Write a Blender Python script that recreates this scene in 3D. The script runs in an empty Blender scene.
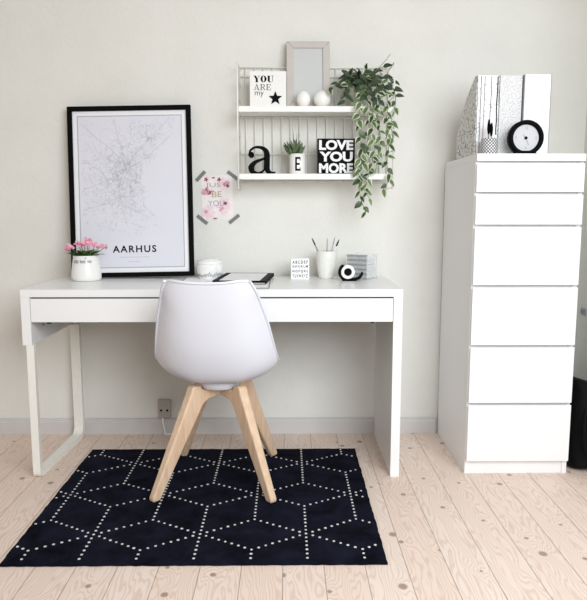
import bpy, math, random
from mathutils import Vector, Matrix
random.seed(7)
S = bpy.context.scene
COL = S.collection
PI = math.pi

# ------------------------------------------------------------------ materials
def srgb(r, g, b):
    f = lambda c: (c/255/12.92) if c/255 <= .04045 else ((c/255+.055)/1.055)**2.4
    return (f(r), f(g), f(b), 1)

def mat(name, rgb, rough=.5, var=.03, scale=30, bump=0, bscale=200, spec=.4, **kw):
    """plain procedural material: colour broken up by a little noise, optional bump"""
    m = bpy.data.materials.new(name); m.use_nodes = True
    nt = m.node_tree; N = nt.nodes; L = nt.links
    b = N['Principled BSDF']; b.inputs['Roughness'].default_value = rough
    b.inputs['Specular IOR Level'].default_value = spec
    tc = N.new('ShaderNodeTexCoord')
    nz = N.new('ShaderNodeTexNoise'); nz.inputs['Scale'].default_value = scale; nz.inputs['Detail'].default_value = 4
    L.new(tc.outputs['Object'], nz.inputs['Vector'])
    cr = N.new('ShaderNodeValToRGB')
    c = srgb(*rgb)
    cr.color_ramp.elements[0].position = .3; cr.color_ramp.elements[1].position = .7
    cr.color_ramp.elements[0].color = tuple(x*(1-var) for x in c[:3])+(1,)
    cr.color_ramp.elements[1].color = tuple(min(1, x*(1+var)) for x in c[:3])+(1,)
    L.new(nz.outputs['Fac'], cr.inputs['Fac']); L.new(cr.outputs['Color'], b.inputs['Base Color'])
    if bump:
        n2 = N.new('ShaderNodeTexNoise'); n2.inputs['Scale'].default_value = bscale; n2.inputs['Detail'].default_value = 5
        L.new(tc.outputs['Object'], n2.inputs['Vector'])
        bp = N.new('ShaderNodeBump'); bp.inputs['Strength'].default_value = bump; bp.inputs['Distance'].default_value = .004
        L.new(n2.outputs['Fac'], bp.inputs['Height']); L.new(bp.outputs['Normal'], b.inputs['Normal'])
    for k, v in kw.items(): b.inputs[k.replace('_', ' ')].default_value = v
    return m

class NB:
    """tiny node helper"""
    def __init__(s, name):
        s.m = bpy.data.materials.new(name); s.m.use_nodes = True
        s.nt = s.m.node_tree; s.N = s.nt.nodes; s.b = s.N['Principled BSDF']
    def n(s, t, **kw):
        nd = s.N.new(t)
        for k, v in kw.items(): setattr(nd, k, v)
        return nd
    def link(s, a, b): s.nt.links.new(a, b)
    def put(s, sock, v):
        if hasattr(v, 'is_linked') or isinstance(v, bpy.types.NodeSocket): s.link(v, sock)
        else: sock.default_value = v
    def math(s, op, a, b=None, c=None):
        nd = s.n('ShaderNodeMath', operation=op)
        s.put(nd.inputs[0], a)
        if b is not None: s.put(nd.inputs[1], b)
        if c is not None: s.put(nd.inputs[2], c)
        return nd.outputs[0]
    def vec(s, x, y, z=0.0):
        nd = s.n('ShaderNodeCombineXYZ'); s.put(nd.inputs[0], x); s.put(nd.inputs[1], y); s.put(nd.inputs[2], z)
        return nd.outputs[0]
    def noise(s, v, scale=1, detail=3, rough=.5, dist=0):
        nd = s.n('ShaderNodeTexNoise'); s.link(v, nd.inputs['Vector'])
        nd.inputs['Scale'].default_value = scale; nd.inputs['Detail'].default_value = detail
        nd.inputs['Roughness'].default_value = rough; nd.inputs['Distortion'].default_value = dist
        return nd.outputs['Fac']
    def ramp(s, f, stops):
        nd = s.n('ShaderNodeValToRGB'); s.link(f, nd.inputs['Fac'])
        e = nd.color_ramp.elements
        while len(e) < len(stops): e.new(.5)
        for el, (p, c) in zip(e, stops):
            el.position = p; el.color = c if len(c) == 4 else c+(1,)
        return nd.outputs['Color']
    def mix(s, f, a, b, mode='MIX'):
        nd = s.n('ShaderNodeMix', data_type='RGBA', blend_type=mode)
        s.put(nd.inputs[0], f); s.put(nd.inputs[6], a); s.put(nd.inputs[7], b)
        return nd.outputs[2]
    def bump(s, h, strength=.3, dist=.003):
        bp = s.n('ShaderNodeBump'); bp.inputs['Strength'].default_value = strength; bp.inputs['Distance'].default_value = dist
        s.link(h, bp.inputs['Height']); s.link(bp.outputs['Normal'], s.b.inputs['Normal'])
    def obj(s):
        tc = s.n('ShaderNodeTexCoord'); return tc.outputs['Object']

def floor_material():
    k = NB('pale_pine_boards')
    g = k.n('ShaderNodeNewGeometry'); sx = k.n('ShaderNodeSeparateXYZ'); k.link(g.outputs['Position'], sx.inputs[0])
    X, Y = sx.outputs[0], sx.outputs[1]
    W = .1185
    t = k.math('DIVIDE', k.math('SUBTRACT', X, 1.442-20*W), W)
    idx = k.math('FLOOR', t); fr = k.math('FRACT', t)
    wn = k.n('ShaderNodeTexWhiteNoise', noise_dimensions='1D'); k.link(idx, wn.inputs['W'])
    rnd = wn.outputs['Value']
    Yo = k.math('ADD', Y, k.math('MULTIPLY', rnd, 17.0))
    # knots: scattered cells, about one per 30 cm of board
    V = k.vec(k.math('MULTIPLY', X, 9.0), k.math('MULTIPLY', Yo, 3.4))
    vo = k.n('ShaderNodeTexVoronoi', voronoi_dimensions='2D'); k.link(V, vo.inputs['Vector']); vo.inputs['Scale'].default_value = 1
    sub = k.n('ShaderNodeVectorMath', operation='SUBTRACT'); k.link(V, sub.inputs[0]); k.link(vo.outputs['Position'], sub.inputs[1])
    sc = k.n('ShaderNodeVectorMath', operation='MULTIPLY'); k.link(sub.outputs[0], sc.inputs[0]); sc.inputs[1].default_value = (1/9.0, 1/3.9, 0)
    ln = k.n('ShaderNodeVectorMath', operation='LENGTH'); k.link(sc.outputs[0], ln.inputs[0])
    dist = ln.outputs['Value']
    sep = k.n('ShaderNodeSeparateColor'); k.link(vo.outputs['Color'], sep.inputs[0])
    keep = k.math('GREATER_THAN', sep.outputs[0], .45)
    krad = k.math('ADD', .006, k.math('MULTIPLY', sep.outputs[1], .010))
    knot = k.math('MULTIPLY', keep, k.math('SUBTRACT', 1.0, k.math('MINIMUM', k.math('DIVIDE', dist, krad), 1.0)))
    knotm = k.math('MINIMUM', k.math('MULTIPLY', knot, 2.5), 1.0)
    # grain: growth rings across the board, cathedral bends along it
    warp = k.noise(k.vec(k.math('MULTIPLY', X, 9), k.math('MULTIPLY', Yo, 1.6), k.math('MULTIPLY', rnd, 30)), 1, 3, .55)
    fine = k.noise(k.vec(k.math('MULTIPLY', X, 160), k.math('MULTIPLY', Yo, 3.5)), 1, 4, .6)
    swirl = k.math('MULTIPLY', keep, k.math('POWER', 2.718, k.math('MULTIPLY', k.math('MULTIPLY', dist, dist), -900.0)))
    ph = k.math('ADD', k.math('ADD', k.math('MULTIPLY', fr, 48.0), k.math('MULTIPLY', warp, 125.0)), k.math('MULTIPLY', swirl, 16.0))
    ring = k.math('MULTIPLY', k.math('ADD', k.math('SINE', ph), 1.0), .5)
    ring = k.math('POWER', ring, 2.6)
    big = k.noise(k.vec(k.math('MULTIPLY', X, 2), k.math('MULTIPLY', Yo, .8)), 1, 2)
    base = k.mix(k.math('ADD', k.math('MULTIPLY', rnd, .6), k.math('MULTIPLY', big, .4)), srgb(241, 226, 214), srgb(235, 213, 197))
    base = k.mix(k.math('MULTIPLY', ring, .35), base, srgb(192, 154, 130))
    base = k.mix(k.math('MULTIPLY', fine, .22), base, srgb(188, 162, 146))
    base = k.mix(k.math('MULTIPLY', knotm, .75), base, srgb(140, 112, 98))
    edge = k.math('MINIMUM', fr, k.math('SUBTRACT', 1.0, fr))
    seam = k.math('SUBTRACT', 1.0, k.math('MINIMUM', k.math('DIVIDE', edge, .016), 1.0))
    base = k.mix(k.math('MULTIPLY', seam, .72), base, srgb(96, 74, 62))
    k.link(base, k.b.inputs['Base Color'])
    k.b.inputs['Roughness'].default_value = .55; k.b.inputs['Specular IOR Level'].default_value = .3
    h = k.math('SUBTRACT', k.math('MULTIPLY', fine, .2), k.math('MULTIPLY', seam, 1.0))
    k.bump(h, .35, .002)
    return k.m

def wall_material():
    k = NB('painted_plaster'); o = k.obj()
    a = k.noise(o, 3.0, 4, .6); b = k.noise(o, 75, 5, .6); c = k.noise(o, 22, 4, .65, .6)
    col = k.ramp(a, [(.3, srgb(226, 225, 218)), (.7, srgb(233, 232, 226))])
    k.link(col, k.b.inputs['Base Color']); k.b.inputs['Roughness'].default_value = .85; k.b.inputs['Specular IOR Level'].default_value = .2
    k.bump(k.math('ADD', k.math('MULTIPLY', b, .5), c), .5, .004)
    return k.m

def rug_material():
    k = NB('navy_wool_pile'); o = k.obj()
    a = k.noise(o, 9, 3, .6, .4); b = k.noise(o, 420, 3, .7)
    f = k.math('ADD', k.math('MULTIPLY', a, .55), k.math('MULTIPLY', b, .45))
    col = k.ramp(f, [(.36, srgb(6, 7, 15)), (.66, srgb(36, 38, 56))])
    k.link(col, k.b.inputs['Base Color']); k.b.inputs['Roughness'].default_value = 1; k.b.inputs['Specular IOR Level'].default_value = .05
    k.b.inputs['Sheen Weight'].default_value = .0
    k.bump(b, 1.0, .006)
    return k.m

def wood_material():
    k = NB('pale_beech'); o = k.obj()
    mp = k.n('ShaderNodeMapping'); k.link(o, mp.inputs['Vector']); mp.inputs['Scale'].default_value = (60, 60, 5)
    f = k.noise(mp.outputs[0], 1, 5, .6, .5)
    col = k.ramp(f, [(.25, srgb(206, 172, 140)), (.75, srgb(233, 206, 178))])
    k.link(col, k.b.inputs['Base Color']); k.b.inputs['Roughness'].default_value = .5
    return k.m

def pattern_material(name, kind):
    k = NB(name); o = k.obj()
    if kind == 'scribble':
        vo = k.n('ShaderNodeTexVoronoi', feature='DISTANCE_TO_EDGE'); k.link(o, vo.inputs['Vector']); vo.inputs['Scale'].default_value = 52
        vo.inputs['Randomness'].default_value = .9
        nz = k.noise(o, 60, 2)
        f = k.math('ADD', vo.outputs['Distance'], k.math('MULTIPLY', nz, .12))
        col = k.ramp(f, [(.075, srgb(112, 112, 114)), (.13, srgb(226, 226, 223))])
    elif kind == 'speckle':
        f = k.noise(o, 190, 2, .8)
        col = k.ramp(f, [(.36, srgb(186, 186, 188)), (.55, srgb(236, 236, 236))])
    elif kind == 'lattice':
        sx = k.n('ShaderNodeSeparateXYZ'); k.link(o, sx.inputs[0])
        ang = k.math('MULTIPLY', k.math('ARCTAN2', sx.outputs[1], sx.outputs[0]), 8.0)
        z = k.math('MULTIPLY', sx.outputs[2], 270.0)
        s1 = k.math('SINE', k.math('ADD', ang, z)); s2 = k.math('SINE', k.math('SUBTRACT', ang, z))
        # chequered diamonds
        f = k.math('MINIMUM', k.math('ABSOLUTE', s1), k.math('ABSOLUTE', s2))   # crossing diagonal lines
        col = k.ramp(f, [(.40, srgb(30, 30, 32)), (.52, srgb(240, 240, 239))])
    elif kind == 'text':
        sx = k.n('ShaderNodeSeparateXYZ'); k.link(o, sx.inputs[0])
        rows = k.math('SINE', k.math('MULTIPLY', sx.outputs[2], 330.0))
        n = k.noise(k.vec(k.math('MULTIPLY', sx.outputs[0], 420), k.math('MULTIPLY', sx.outputs[1], 420), k.math('MULTIPLY', sx.outputs[2], 160)), 1, 3, .7)
        f = k.math('ADD', k.math('MULTIPLY', rows, .16), n)
        col = k.ramp(f, [(.40, srgb(196, 196, 196)), (.62, srgb(78, 78, 80))])
    elif kind == 'marble':
        f = k.noise(o, 30, 5, .7, 1.5)
        col = k.ramp(f, [(.4, srgb(246, 246, 244)), (.62, srgb(232, 232, 230))])
    k.link(col, k.b.inputs['Base Color']); k.b.inputs['Roughness'].default_value = .6
    return k.m

def leaf_material(name, a, b, scale=40):
    k = NB(name); o = k.obj()
    f = k.noise(o, scale, 3)
    col = k.ramp(f, [(.3, srgb(*a)), (.7, srgb(*b))])
    k.link(col, k.b.inputs['Base Color']); k.b.inputs['Roughness'].default_value = .45
    return k.m

M = dict(
    wall=wall_material(), floor=floor_material(), rug=rug_material(), wood=wood_material(),
    rug_dot=mat('cream_yarn', (226, 226, 224), .95, .08, 300, .6, 400),
    base=mat('baseboard_paint', (206, 203, 201), .6, .03, 12),
    white=mat('white_lacquer', (243, 242, 240), .35, .012, 5),
    desktop=mat('white_desk_lacquer', (240, 240, 239), .28, .012, 6),
    chestw=mat('white_foil', (238, 238, 238), .4, .01, 4),
    gap=mat('gap_shade_and_stops', (36, 35, 36), .8),  # recess shade put into the colour; the small drawer stops share it
    metal=mat('white_powder_coat', (240, 238, 230), .45, .02, 40),
    shell=mat('white_plastic_shell', (224, 226, 234), .33, .008, 6),
    shelfw=mat('shelf_white', (243, 243, 238), .5, .015, 20),
    wire=mat('white_wire', (236, 236, 228), .5, .02, 20),
    black=mat('black_paint', (6, 6, 7), .6, .2, 40, spec=.08),
    ink=mat('black_ink', (10, 10, 12), .8, .1, 60, spec=.05),
    paper=mat('white_paper', (243, 243, 245), .7, .01, 20),
    mapland=mat('map_paper', (222, 222, 230), .6, .012, 8),
    street=mat('map_street_grey', (186, 187, 192), .7, .06, 30),
    street2=mat('map_road_grey', (168, 169, 175), .7, .06, 30),
    matgrey=mat('mat_bevel_grey', (176, 178, 184), .7, .03, 30),
    grey=mat('mid_grey', (150, 150, 152), .7, .05, 40),
    tape=mat('grey_tape', (128, 126, 128), .7, .12, 120),
    ceramic=mat('white_ceramic', (243, 242, 238), .25, .01, 15),
    ceramic2=mat('offwhite_ceramic', (235, 235, 228), .4, .03, 60, .15, 90),
    canvas=mat('white_canvas', (240, 239, 234), .75, .02, 200, .1, 500),
    pinkframe=mat('pale_rose_wood', (199, 192, 186), .55, .035, 40),
    frameglass=mat('frame_print', (204, 206, 204), .3, .015, 8),
    soil=mat('potting_soil', (52, 42, 36), .95, .3, 90, .8, 150),
    plasticgreen=mat('moss_green_pot', (196, 204, 178), .5, .1, 50),
    leafdark=leaf_material('dark_leaf', (34, 50, 34), (62, 82, 52)),
    leafmid=leaf_material('mid_leaf', (66, 88, 54), (104, 124, 80)),
    leafpale=leaf_material('cream_leaf_margin', (176, 188, 150), (214, 220, 190)),
    stem=leaf_material('vine_stem', (96, 112, 70), (134, 146, 98)),
    leafk=leaf_material('glossy_leaf', (56, 84, 40), (104, 134, 66)),
    succ=leaf_material('succulent_leaf', (52, 72, 46), (112, 130, 92), 60),
    pink=leaf_material('pink_petal', (232, 140, 168), (250, 192, 208), 90),
    palepink=leaf_material('pale_pink_print', (236, 206, 214), (245, 226, 230), 60),
    midpink=leaf_material('pink_print', (206, 140, 160), (228, 180, 192), 60),
    maroon=leaf_material('maroon_print', (112, 50, 70), (156, 84, 104), 80),
    gold=mat('olive_gold_ink', (170, 156, 104), .6),
    posterpaper=leaf_material('blush_paper', (236, 226, 226), (244, 240, 238), 14),
    bag=mat('black_nylon', (10, 10, 12), .75, .3, 14, .5, 30, spec=.15),
    socket=mat('grey_socket_plastic', (184, 176, 168), .45, .03, 30),
    scribble=pattern_material('scribbled_card', 'scribble'),
    speckle=pattern_material('speckled_card', 'speckle'),
    lattice=pattern_material('diamond_lattice_glaze', 'lattice'),
    text=pattern_material('printed_rows', 'text'),
    jar=pattern_material('soft_marbled_ceramic', 'marble'),
    clockface=mat('clock_face', (204, 204, 206), .5, .015, 12),
    card=mat('white_card', (247, 247, 247), .6, .01, 20),
    blush=mat('faint_blush', (240, 226, 228), .7, .02, 40),
    trim=mat('white_trim', (238, 236, 232), .5, .01, 10),
)
def acrylic():
    k = NB('clear_acrylic')
    k.b.inputs['Base Color'].default_value = srgb(240, 242, 242); k.b.inputs['Roughness'].default_value = .08
    k.b.inputs['Alpha'].default_value = .28
    nz = k.noise(k.obj(), 30, 2); k.link(k.math('ADD', k.math('MULTIPLY', nz, .06), .05), k.b.inputs['Roughness'])
    return k.m
M['acrylic'] = acrylic()

# ------------------------------------------------------------------ mesh builder
class MB:
    def __init__(s): s.v = []; s.f = []; s.m = []; s.mats = []
    def mi(s, m):
        if m not in s.mats: s.mats.append(m)
        return s.mats.index(m)
    def add(s, verts, faces, m, T=None):
        o = len(s.v)
        for p in verts: s.v.append(tuple(T @ Vector(p)) if T else tuple(p))
        i = s.mi(m)
        for f in faces: s.f.append([o+q for q in f]); s.m.append(i)
        return s
    def box(s, x0, x1, y0, y1, z0, z1, m, T=None):
        V = [(x0,y0,z0),(x1,y0,z0),(x1,y1,z0),(x0,y1,z0),(x0,y0,z1),(x1,y0,z1),(x1,y1,z1),(x0,y1,z1)]
        F = [(0,3,2,1),(4,5,6,7),(0,1,5,4),(1,2,6,5),(2,3,7,6),(3,0,4,7)]
        return s.add(V, F, m, T)
    def prism(s, pts, y0, y1, m, T=None):
        """polygon in x,z (counter-clockwise seen from -y) extruded from y0 (front) to y1"""
        n = len(pts)
        V = [(x, y0, z) for x, z in pts] + [(x, y1, z) for x, z in pts]
        F = [tuple(range(n)), tuple(range(2*n-1, n-1, -1))]
        F += [(i, i+n, (i+1) % n+n, (i+1) % n) for i in range(n)]
        return s.add(V, F, m, T)
    def flat(s, pts, y, m, T=None):
        return s.add([(x, y, z) for x, z in pts], [tuple(range(len(pts)))], m, T)
    def lathe(s, prof, m, c=(0,0,0), n=32, T=None):
        """profile of (r,z)"""
        V = []; F = []
        for r, z in prof:
            for i in range(n):
                a = 2*PI*i/n; V.append((c[0]+r*math.cos(a), c[1]+r*math.sin(a), c[2]+z))
        for j in range(len(prof)-1):
            for i in range(n):
                k = (i+1) % n
                F.append((j*n+i, j*n+k, (j+1)*n+k, (j+1)*n+i))
        return s.add(V, F, m, T)
    def tube(s, path, r, m, n=8, T=None, caps=True):
        P = [Vector(p) for p in path]; V = []; F = []
        R = r if isinstance(r, (list, tuple)) else [r]*len(P)
        up = Vector((0, 0, 1))
        d0 = (P[1]-P[0]).normalized()
        a = d0.cross(up)
        if a.length < 1e-3: a = d0.cross(Vector((0, 1, 0)))
        a.normalize()
        for i, p in enumerate(P):
            d = (P[min(i+1, len(P)-1)]-P[max(i-1, 0)]).normalized()
            a = (a-d*a.dot(d)); a.normalize(); b = d.cross(a)
            for k in range(n):
                t = 2*PI*k/n; V.append(p+R[i]*(math.cos(t)*a+math.sin(t)*b))
        for i in range(len(P)-1):
            for k in range(n):
                q = (k+1) % n
                F.append((i*n+k, i*n+q, (i+1)*n+q, (i+1)*n+k))
        if caps: F += [tuple(range(n-1, -1, -1)), tuple(range((len(P)-1)*n, len(P)*n))]
        return s.add([tuple(v) for v in V], F, m, T)
    def ribbon(s, pts, w, y0, y1, m, T=None):
        """polyline in x,z with per-point widths -> extruded brush stroke"""
        L = []; R = []
        P = [Vector((a, b)) for a, b in pts]
        W = w if isinstance(w, (list, tuple)) else [w]*len(P)
        for i, p in enumerate(P):
            d = P[min(i+1, len(P)-1)]-P[max(i-1, 0)]; d.normalize()
            nrm = Vector((-d.y, d.x))
            L.append(p+nrm*W[i]/2); R.append(p-nrm*W[i]/2)
        for i in range(len(P)-1):
            q = [R[i], R[i+1], L[i+1], L[i]]
            if y0 == y1: s.flat([(a.x, a.y) for a in q], y0, m, T)
            else: s.prism([(a.x, a.y) for a in q], y0, y1, m, T)
        return s
    def build(s, name, parent=None, smooth=False, bevel=0, seg=2, loc=None, angle=40):
        me = bpy.data.meshes.new(name); me.from_pydata(s.v, [], s.f)
        for m in s.mats: me.materials.append(m)
        for p, i in zip(me.polygons, s.m): p.material_index = i; p.use_smooth = smooth
        me.update()
        o = bpy.data.objects.new(name, me); COL.objects.link(o)
        if parent: o.parent = parent
        if loc: o.location = loc
        if bevel:
            md = o.modifiers.new('Bevel', 'BEVEL'); md.width = bevel; md.segments = seg; md.limit_method = 'ANGLE'; md.angle_limit = math.radians(35)
            md.harden_normals = False
        return o

def tag(o, label=None, cat=None, group=None, kind=None):
    if label: o['label'] = label
    if cat: o['category'] = cat
    if group: o['group'] = group
    if kind: o['kind'] = kind
    return o
def thing(name, label, cat, loc=(0,0,0), rz=0, group=None, rot=None):
    o = bpy.data.objects.new(name, None); COL.objects.link(o)
    o.location = loc; o.rotation_euler = rot if rot else (0, 0, rz); o.empty_display_size = .05
    return tag(o, label, cat, group)
def structure(o, label):
    o['kind'] = 'structure'; o['label'] = label; return o

def circ(cx, cz, r, n=24, r2=None, a0=0):
    return [(cx+r*math.cos(a0+2*PI*i/n), cz+(r2 or r)*math.sin(a0+2*PI*i/n)) for i in range(n)]
def catmull(P, n=8):
    P = [Vector(p) for p in P]; out = []
    for i in range(len(P)-1):
        a = P[max(i-1, 0)]; b = P[i]; c = P[i+1]; d = P[min(i+2, len(P)-1)]
        for k in range(n):
            t = k/n
            out.append(.5*((2*b)+(c-a)*t+(2*a-5*b+4*c-d)*t*t+(3*b-a-3*c+d)*t**3))
    out.append(P[-1]); return out

def text_mesh(body, size, bold=0.0, sx=1.0, spacing=1.0, align='CENTER', line=1.0):
    """flat letters in x,z facing -y, from Blender's built-in font"""
    cu = bpy.data.curves.new('letters', 'FONT'); cu.body = body; cu.size = size; cu.offset = bold
    cu.align_x = align; cu.space_character = spacing; cu.space_line = line; cu.resolution_u = 3
    o = bpy.data.objects.new('letters', cu); COL.objects.link(o)
    dg = bpy.context.evaluated_depsgraph_get(); dg.update()
    me = bpy.data.meshes.new_from_object(o.evaluated_get(dg))
    V = [(v.co.x*sx, 0, v.co.y) for v in me.vertices]; F = [tuple(p.vertices) for p in me.polygons]
    bpy.data.objects.remove(o); bpy.data.curves.remove(cu); bpy.data.meshes.remove(me)
    return V, F
def put_text(mb, body, x, y, z, size, m, bold=0, sx=1, spacing=1, align='CENTER', fit=None, capz=None, line=1.0):
    """fit = total width, capz = total height wanted; z is the baseline of the lowest ink"""
    V, F = text_mesh(body, size, bold, sx, spacing, align, line)
    x0 = min(v[0] for v in V); x1 = max(v[0] for v in V); z0 = min(v[2] for v in V); z1 = max(v[2] for v in V)
    fx = fit/(x1-x0) if fit else 1; fz = capz/(z1-z0) if capz else 1
    cx = (x0+x1)/2
    mb.add([(x+(v[0]-cx)*fx, y, z+(v[2]-z0)*fz) for v in V], F, m)

def leaf(mb, base, d, nrm, L, W, m_in, m_out=None, bend=.25, fold=.25, steps=5):
    """ovate pointed leaf, creased on its midrib, arching along its length"""
    base = Vector(base); d = Vector(d).normalized(); nrm = Vector(nrm)
    nrm = (nrm-d*nrm.dot(d))
    if nrm.length < 1e-3: nrm = d.orthogonal()
    nrm.normalize(); side = d.cross(nrm)
    us = (-1, -.6, 0, .6, 1); V = []
    for i in range(steps+1):
        t = i/steps
        w = W*.5*(math.sin(PI*min(1, t**.75)))**.85 if 0 < t < 1 else 0.0006
        c = base+d*(L*t)-nrm*(bend*L*t*t)
        for u in us: V.append(c+side*(w*u)+nrm*(abs(u)*w*fold))
    Fi = []; Fo = []
    for i in range(steps):
        for j in range(4):
            f = (i*5+j, i*5+j+1, (i+1)*5+j+1, (i+1)*5+j)
            (Fo if j in (0, 3) else Fi).append(f)
    o = len(mb.v)
    mb.add([tuple(v) for v in V], Fi, m_in)
    i = mb.mi(m_out or m_in)
    for f in Fo: mb.f.append([o+q for q in f]); mb.m.append(i)

# ------------------------------------------------------------------ room
o = MB().box(-2.4, 2.5, 0, .12, 0, 2.6, M['wall']).build('wall_back'); structure(o, 'off-white plastered back wall')
o = MB().box(2.278, 2.39, -1.0, 0, 0, 2.6, M['wall']).build('wall_right'); structure(o, 'short return of white wall at the right')
o = MB().box(-2.4, 2.45, -4.2, .12, -.06, 0, M['floor']).build('floor'); structure(o, 'pale whitewashed pine floorboards')
def baseboard(name, x0, x1, lab):
    mb = MB()
    prof = [(0, 0), (-.016, 0), (-.016, .056), (-.013, .062), (-.013, .068), (-.008, .072), (0, .072)]
    n = len(prof)
    V = [(x0, y, z) for y, z in prof]+[(x1, y, z) for y, z in prof]
    F = [tuple(range(n)), tuple(range(2*n-1, n-1, -1))]+[(i, (i+1) % n, (i+1) % n+n, i+n) for i in range(n)]
    mb.add(V, F, M['base']); return structure(mb.build(name), lab)
baseboard('baseboard_back', -2.4, 1.66, 'light grey baseboard along the back wall')

# ------------------------------------------------------------------ desk
DZ = .7244; DF = -.5277; DB = -.035; DW = 1.41
desk = thing('writing_desk', 'long white writing desk with two drawers, one panel side and one metal loop leg', 'desk', (DW/2, (DF+DB)/2, 0))
hx, hy = DW/2, (DF+DB)/2
def D(mb, *a): return mb.box(a[0]-hx, a[1]-hx, a[2]-hy, a[3]-hy, a[4], a[5], a[6])
D(MB(), 0, DW, DF, DB, .696, DZ, M['desktop']).build('desktop', desk, bevel=.0015)
D(MB(), 1.376, DW, DF+.001, DB, 0, .696, M['desktop']).build('side_panel', desk, bevel=.001)
D(MB(), 0, .034, DF+.001, DB, .516, .696, M['desktop']).build('side_panel', desk, bevel=.001)
mb = MB()                                    # drawer case: rails behind the fronts, coloured dark for the shade in the gap
D(mb, .034, 1.376, DF+.02, DB, .612, .696, M['gap'])
o = mb.build('drawer_case', desk)
D(MB(), .034, 1.376, DB-.012, DB, .52, .612, M['desktop']).build('back_rail', desk) if False else None
for x0, x1 in ((.036, .704), (.7065, 1.374)):
    dr = D(MB(), x0, x1, DF, DF+.018, .603, .6905, M['desktop']).build('drawer', desk, bevel=.0012)
    cx = .098 if x0 < .5 else 1.30
    D(MB(), cx-.007, cx+.007, DF+.003, DF+.016, .597, .603, M['gap']).build('drawer_stop', dr)
# screw caps inside the left bracket
for y, z in ((-.40, .575), (-.34, .585)):
    mb = MB(); mb.lathe([(0, .0), (.006, 0), (.006, .002), (0, .002)], M['grey'], n=12, T=Matrix.Translation((.034-hx, y-hy, z)) @ Matrix.Rotation(PI/2, 4, 'Y'))
    mb.build('screw_cap', desk)
# metal loop leg: flat tube swept round front post, floor bar and back post
def loop_leg():
    y0, y1 = DF+.013, -.05; R = .045; r0 = .012
    P = [(y0, .516)]
    def arc(cy, cz, r, a0, a1, n=7): return [(cy+r*math.cos(a0+(a1-a0)*i/n), cz+r*math.sin(a0+(a1-a0)*i/n)) for i in range(n+1)]
    P += arc(y0+r0, .012+r0, r0, PI, 1.5*PI, 4)
    P += arc(y1-R, .012+R, R, 1.5*PI, 2*PI, 7)
    P += [(y1, .516)]
    n = len(P); V = []; F = []
    for i, p in enumerate(P):
        a = Vector(P[max(i-1, 0)]); b = Vector(P[min(i+1, n-1)]); d = (b-a).normalized(); nr = Vector((-d.y, d.x))
        t = (p[0]-y0)/(y1-y0); xa, xb = .013+.014*t, .041+.026*t
        for sx, sn in ((xa, -.012), (xb, -.012), (xb, .012), (xa, .012)):
            q = Vector(p)+nr*sn; V.append((sx-hx, q.x-hy, q.y))
    for i in range(n-1):
        for k in range(4):
            q = (k+1) % 4; F.append((i*4+k, i*4+q, (i+1)*4+q, (i+1)*4+k))
    F += [(3, 2, 1, 0), tuple(range(4*n-4, 4*n))]
    return MB().add(V, F, M['metal'])
loop_leg().build('loop_leg', desk, bevel=.002)

# ------------------------------------------------------------------ chest of drawers
CX0, CX1, CF, CB, CH = 1.669, 2.0655, -.5146, -.02, 1.2165
chest = thing('chest_of_drawers', 'tall narrow white chest of six drawers standing in the right corner', 'chest of drawers', ((CX0+CX1)/2, (CF+CB)/2, 0))
cx, cy = (CX0+CX1)/2, (CF+CB)/2
def Cb(mb, x0, x1, y0, y1, z0, z1, m): return mb.box(x0-cx, x1-cx, y0-cy, y1-cy, z0, z1, m)
BF = CF+.018
Cb(MB(), CX0, CX0+.018, BF, CB, 0, 1.19, M['chestw']).build('side_panel', chest, bevel=.001)
Cb(MB(), CX1-.018, CX1, BF, CB, 0, 1.19, M['chestw']).build('side_panel', chest, bevel=.001)
Cb(MB(), CX0, CX1, CF, CB, 1.19, CH, M['chestw']).build('chest_top', chest, bevel=.001)
Cb(MB(), CX0+.018, CX1-.018, BF+.004, CB, .06, 1.19, M['chestw']).build('carcass', chest)
Cb(MB(), CX0+.018, CX1-.018, BF+.006, BF+.02, 0, .06, M['chestw']).build('plinth', chest)
for z0, z1 in ((1.079, 1.182), (.961, 1.070), (.738, .952), (.511, .729), (.287, .502), (.056, .278)):
    mb = MB()
    # front with a bevelled finger edge along its top
    x0, x1 = CX0+.002-cx, CX1-.002-cx; yf, yb = CF-cy, BF-.001-cy
    pr = [(yf, z0), (yb, z0), (yb, z1-.012), (yf+.004, z1), (yf, z1)]
    V = [(x0, y, z) for y, z in pr]+[(x1, y, z) for y, z in pr]; n = 5
    mb.add(V, [tuple(range(n-1, -1, -1)), tuple(range(n, 2*n))]+[(i, i+n, (i+1) % n+n, (i+1) % n)[::-1] for i in range(n)], M['chestw'])
    mb.build('drawer', chest, bevel=.001)

# ------------------------------------------------------------------ rug
RX0, RX1, RY0, RY1, RT = .155, 1.27, -1.177, -.236, .008
rx, ry = (RX0+RX1)/2, (RY0+RY1)/2
mb = MB()
def rug_outline():
    P = []
    nx, ny = 60, 50
    j = lambda: random.uniform(-.0016, .0016)
    for i in range(nx): P.append((RX0+(RX1-RX0)*i/nx, RY0+j()))
    for i in range(ny): P.append((RX1+j(), RY0+(RY1-RY0)*i/ny))
    for i in range(nx): P.append((RX1-(RX1-RX0)*i/nx, RY1+j()))
    for i in range(ny): P.append((RX0+j(), RY1-(RY1-RY0)*i/ny))
    return P
P = rug_outline(); n = len(P)
mb.add([(x-rx, y-ry, 0) for x, y in P]+[(x-rx, y-ry, RT) for x, y in P], [tuple(range(n-1, -1, -1)), tuple(range(n, 2*n))]+[(i, (i+1) % n, (i+1) % n+n, i+n) for i in range(n)], M['rug'])
dots = set()
def dotline(a, b, n, skip_end=False):
    for i in range(n+1):
        t = i/n; x = a[0]+(b[0]-a[0])*t; y = a[1]+(b[1]-a[1])*t
        if RX0+.006 < x < RX1-.006 and RY0+.006 < y < RY1-.006: dots.add((round(x, 3), round(y, 3)))
HX, HY = .1664, .1
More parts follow.
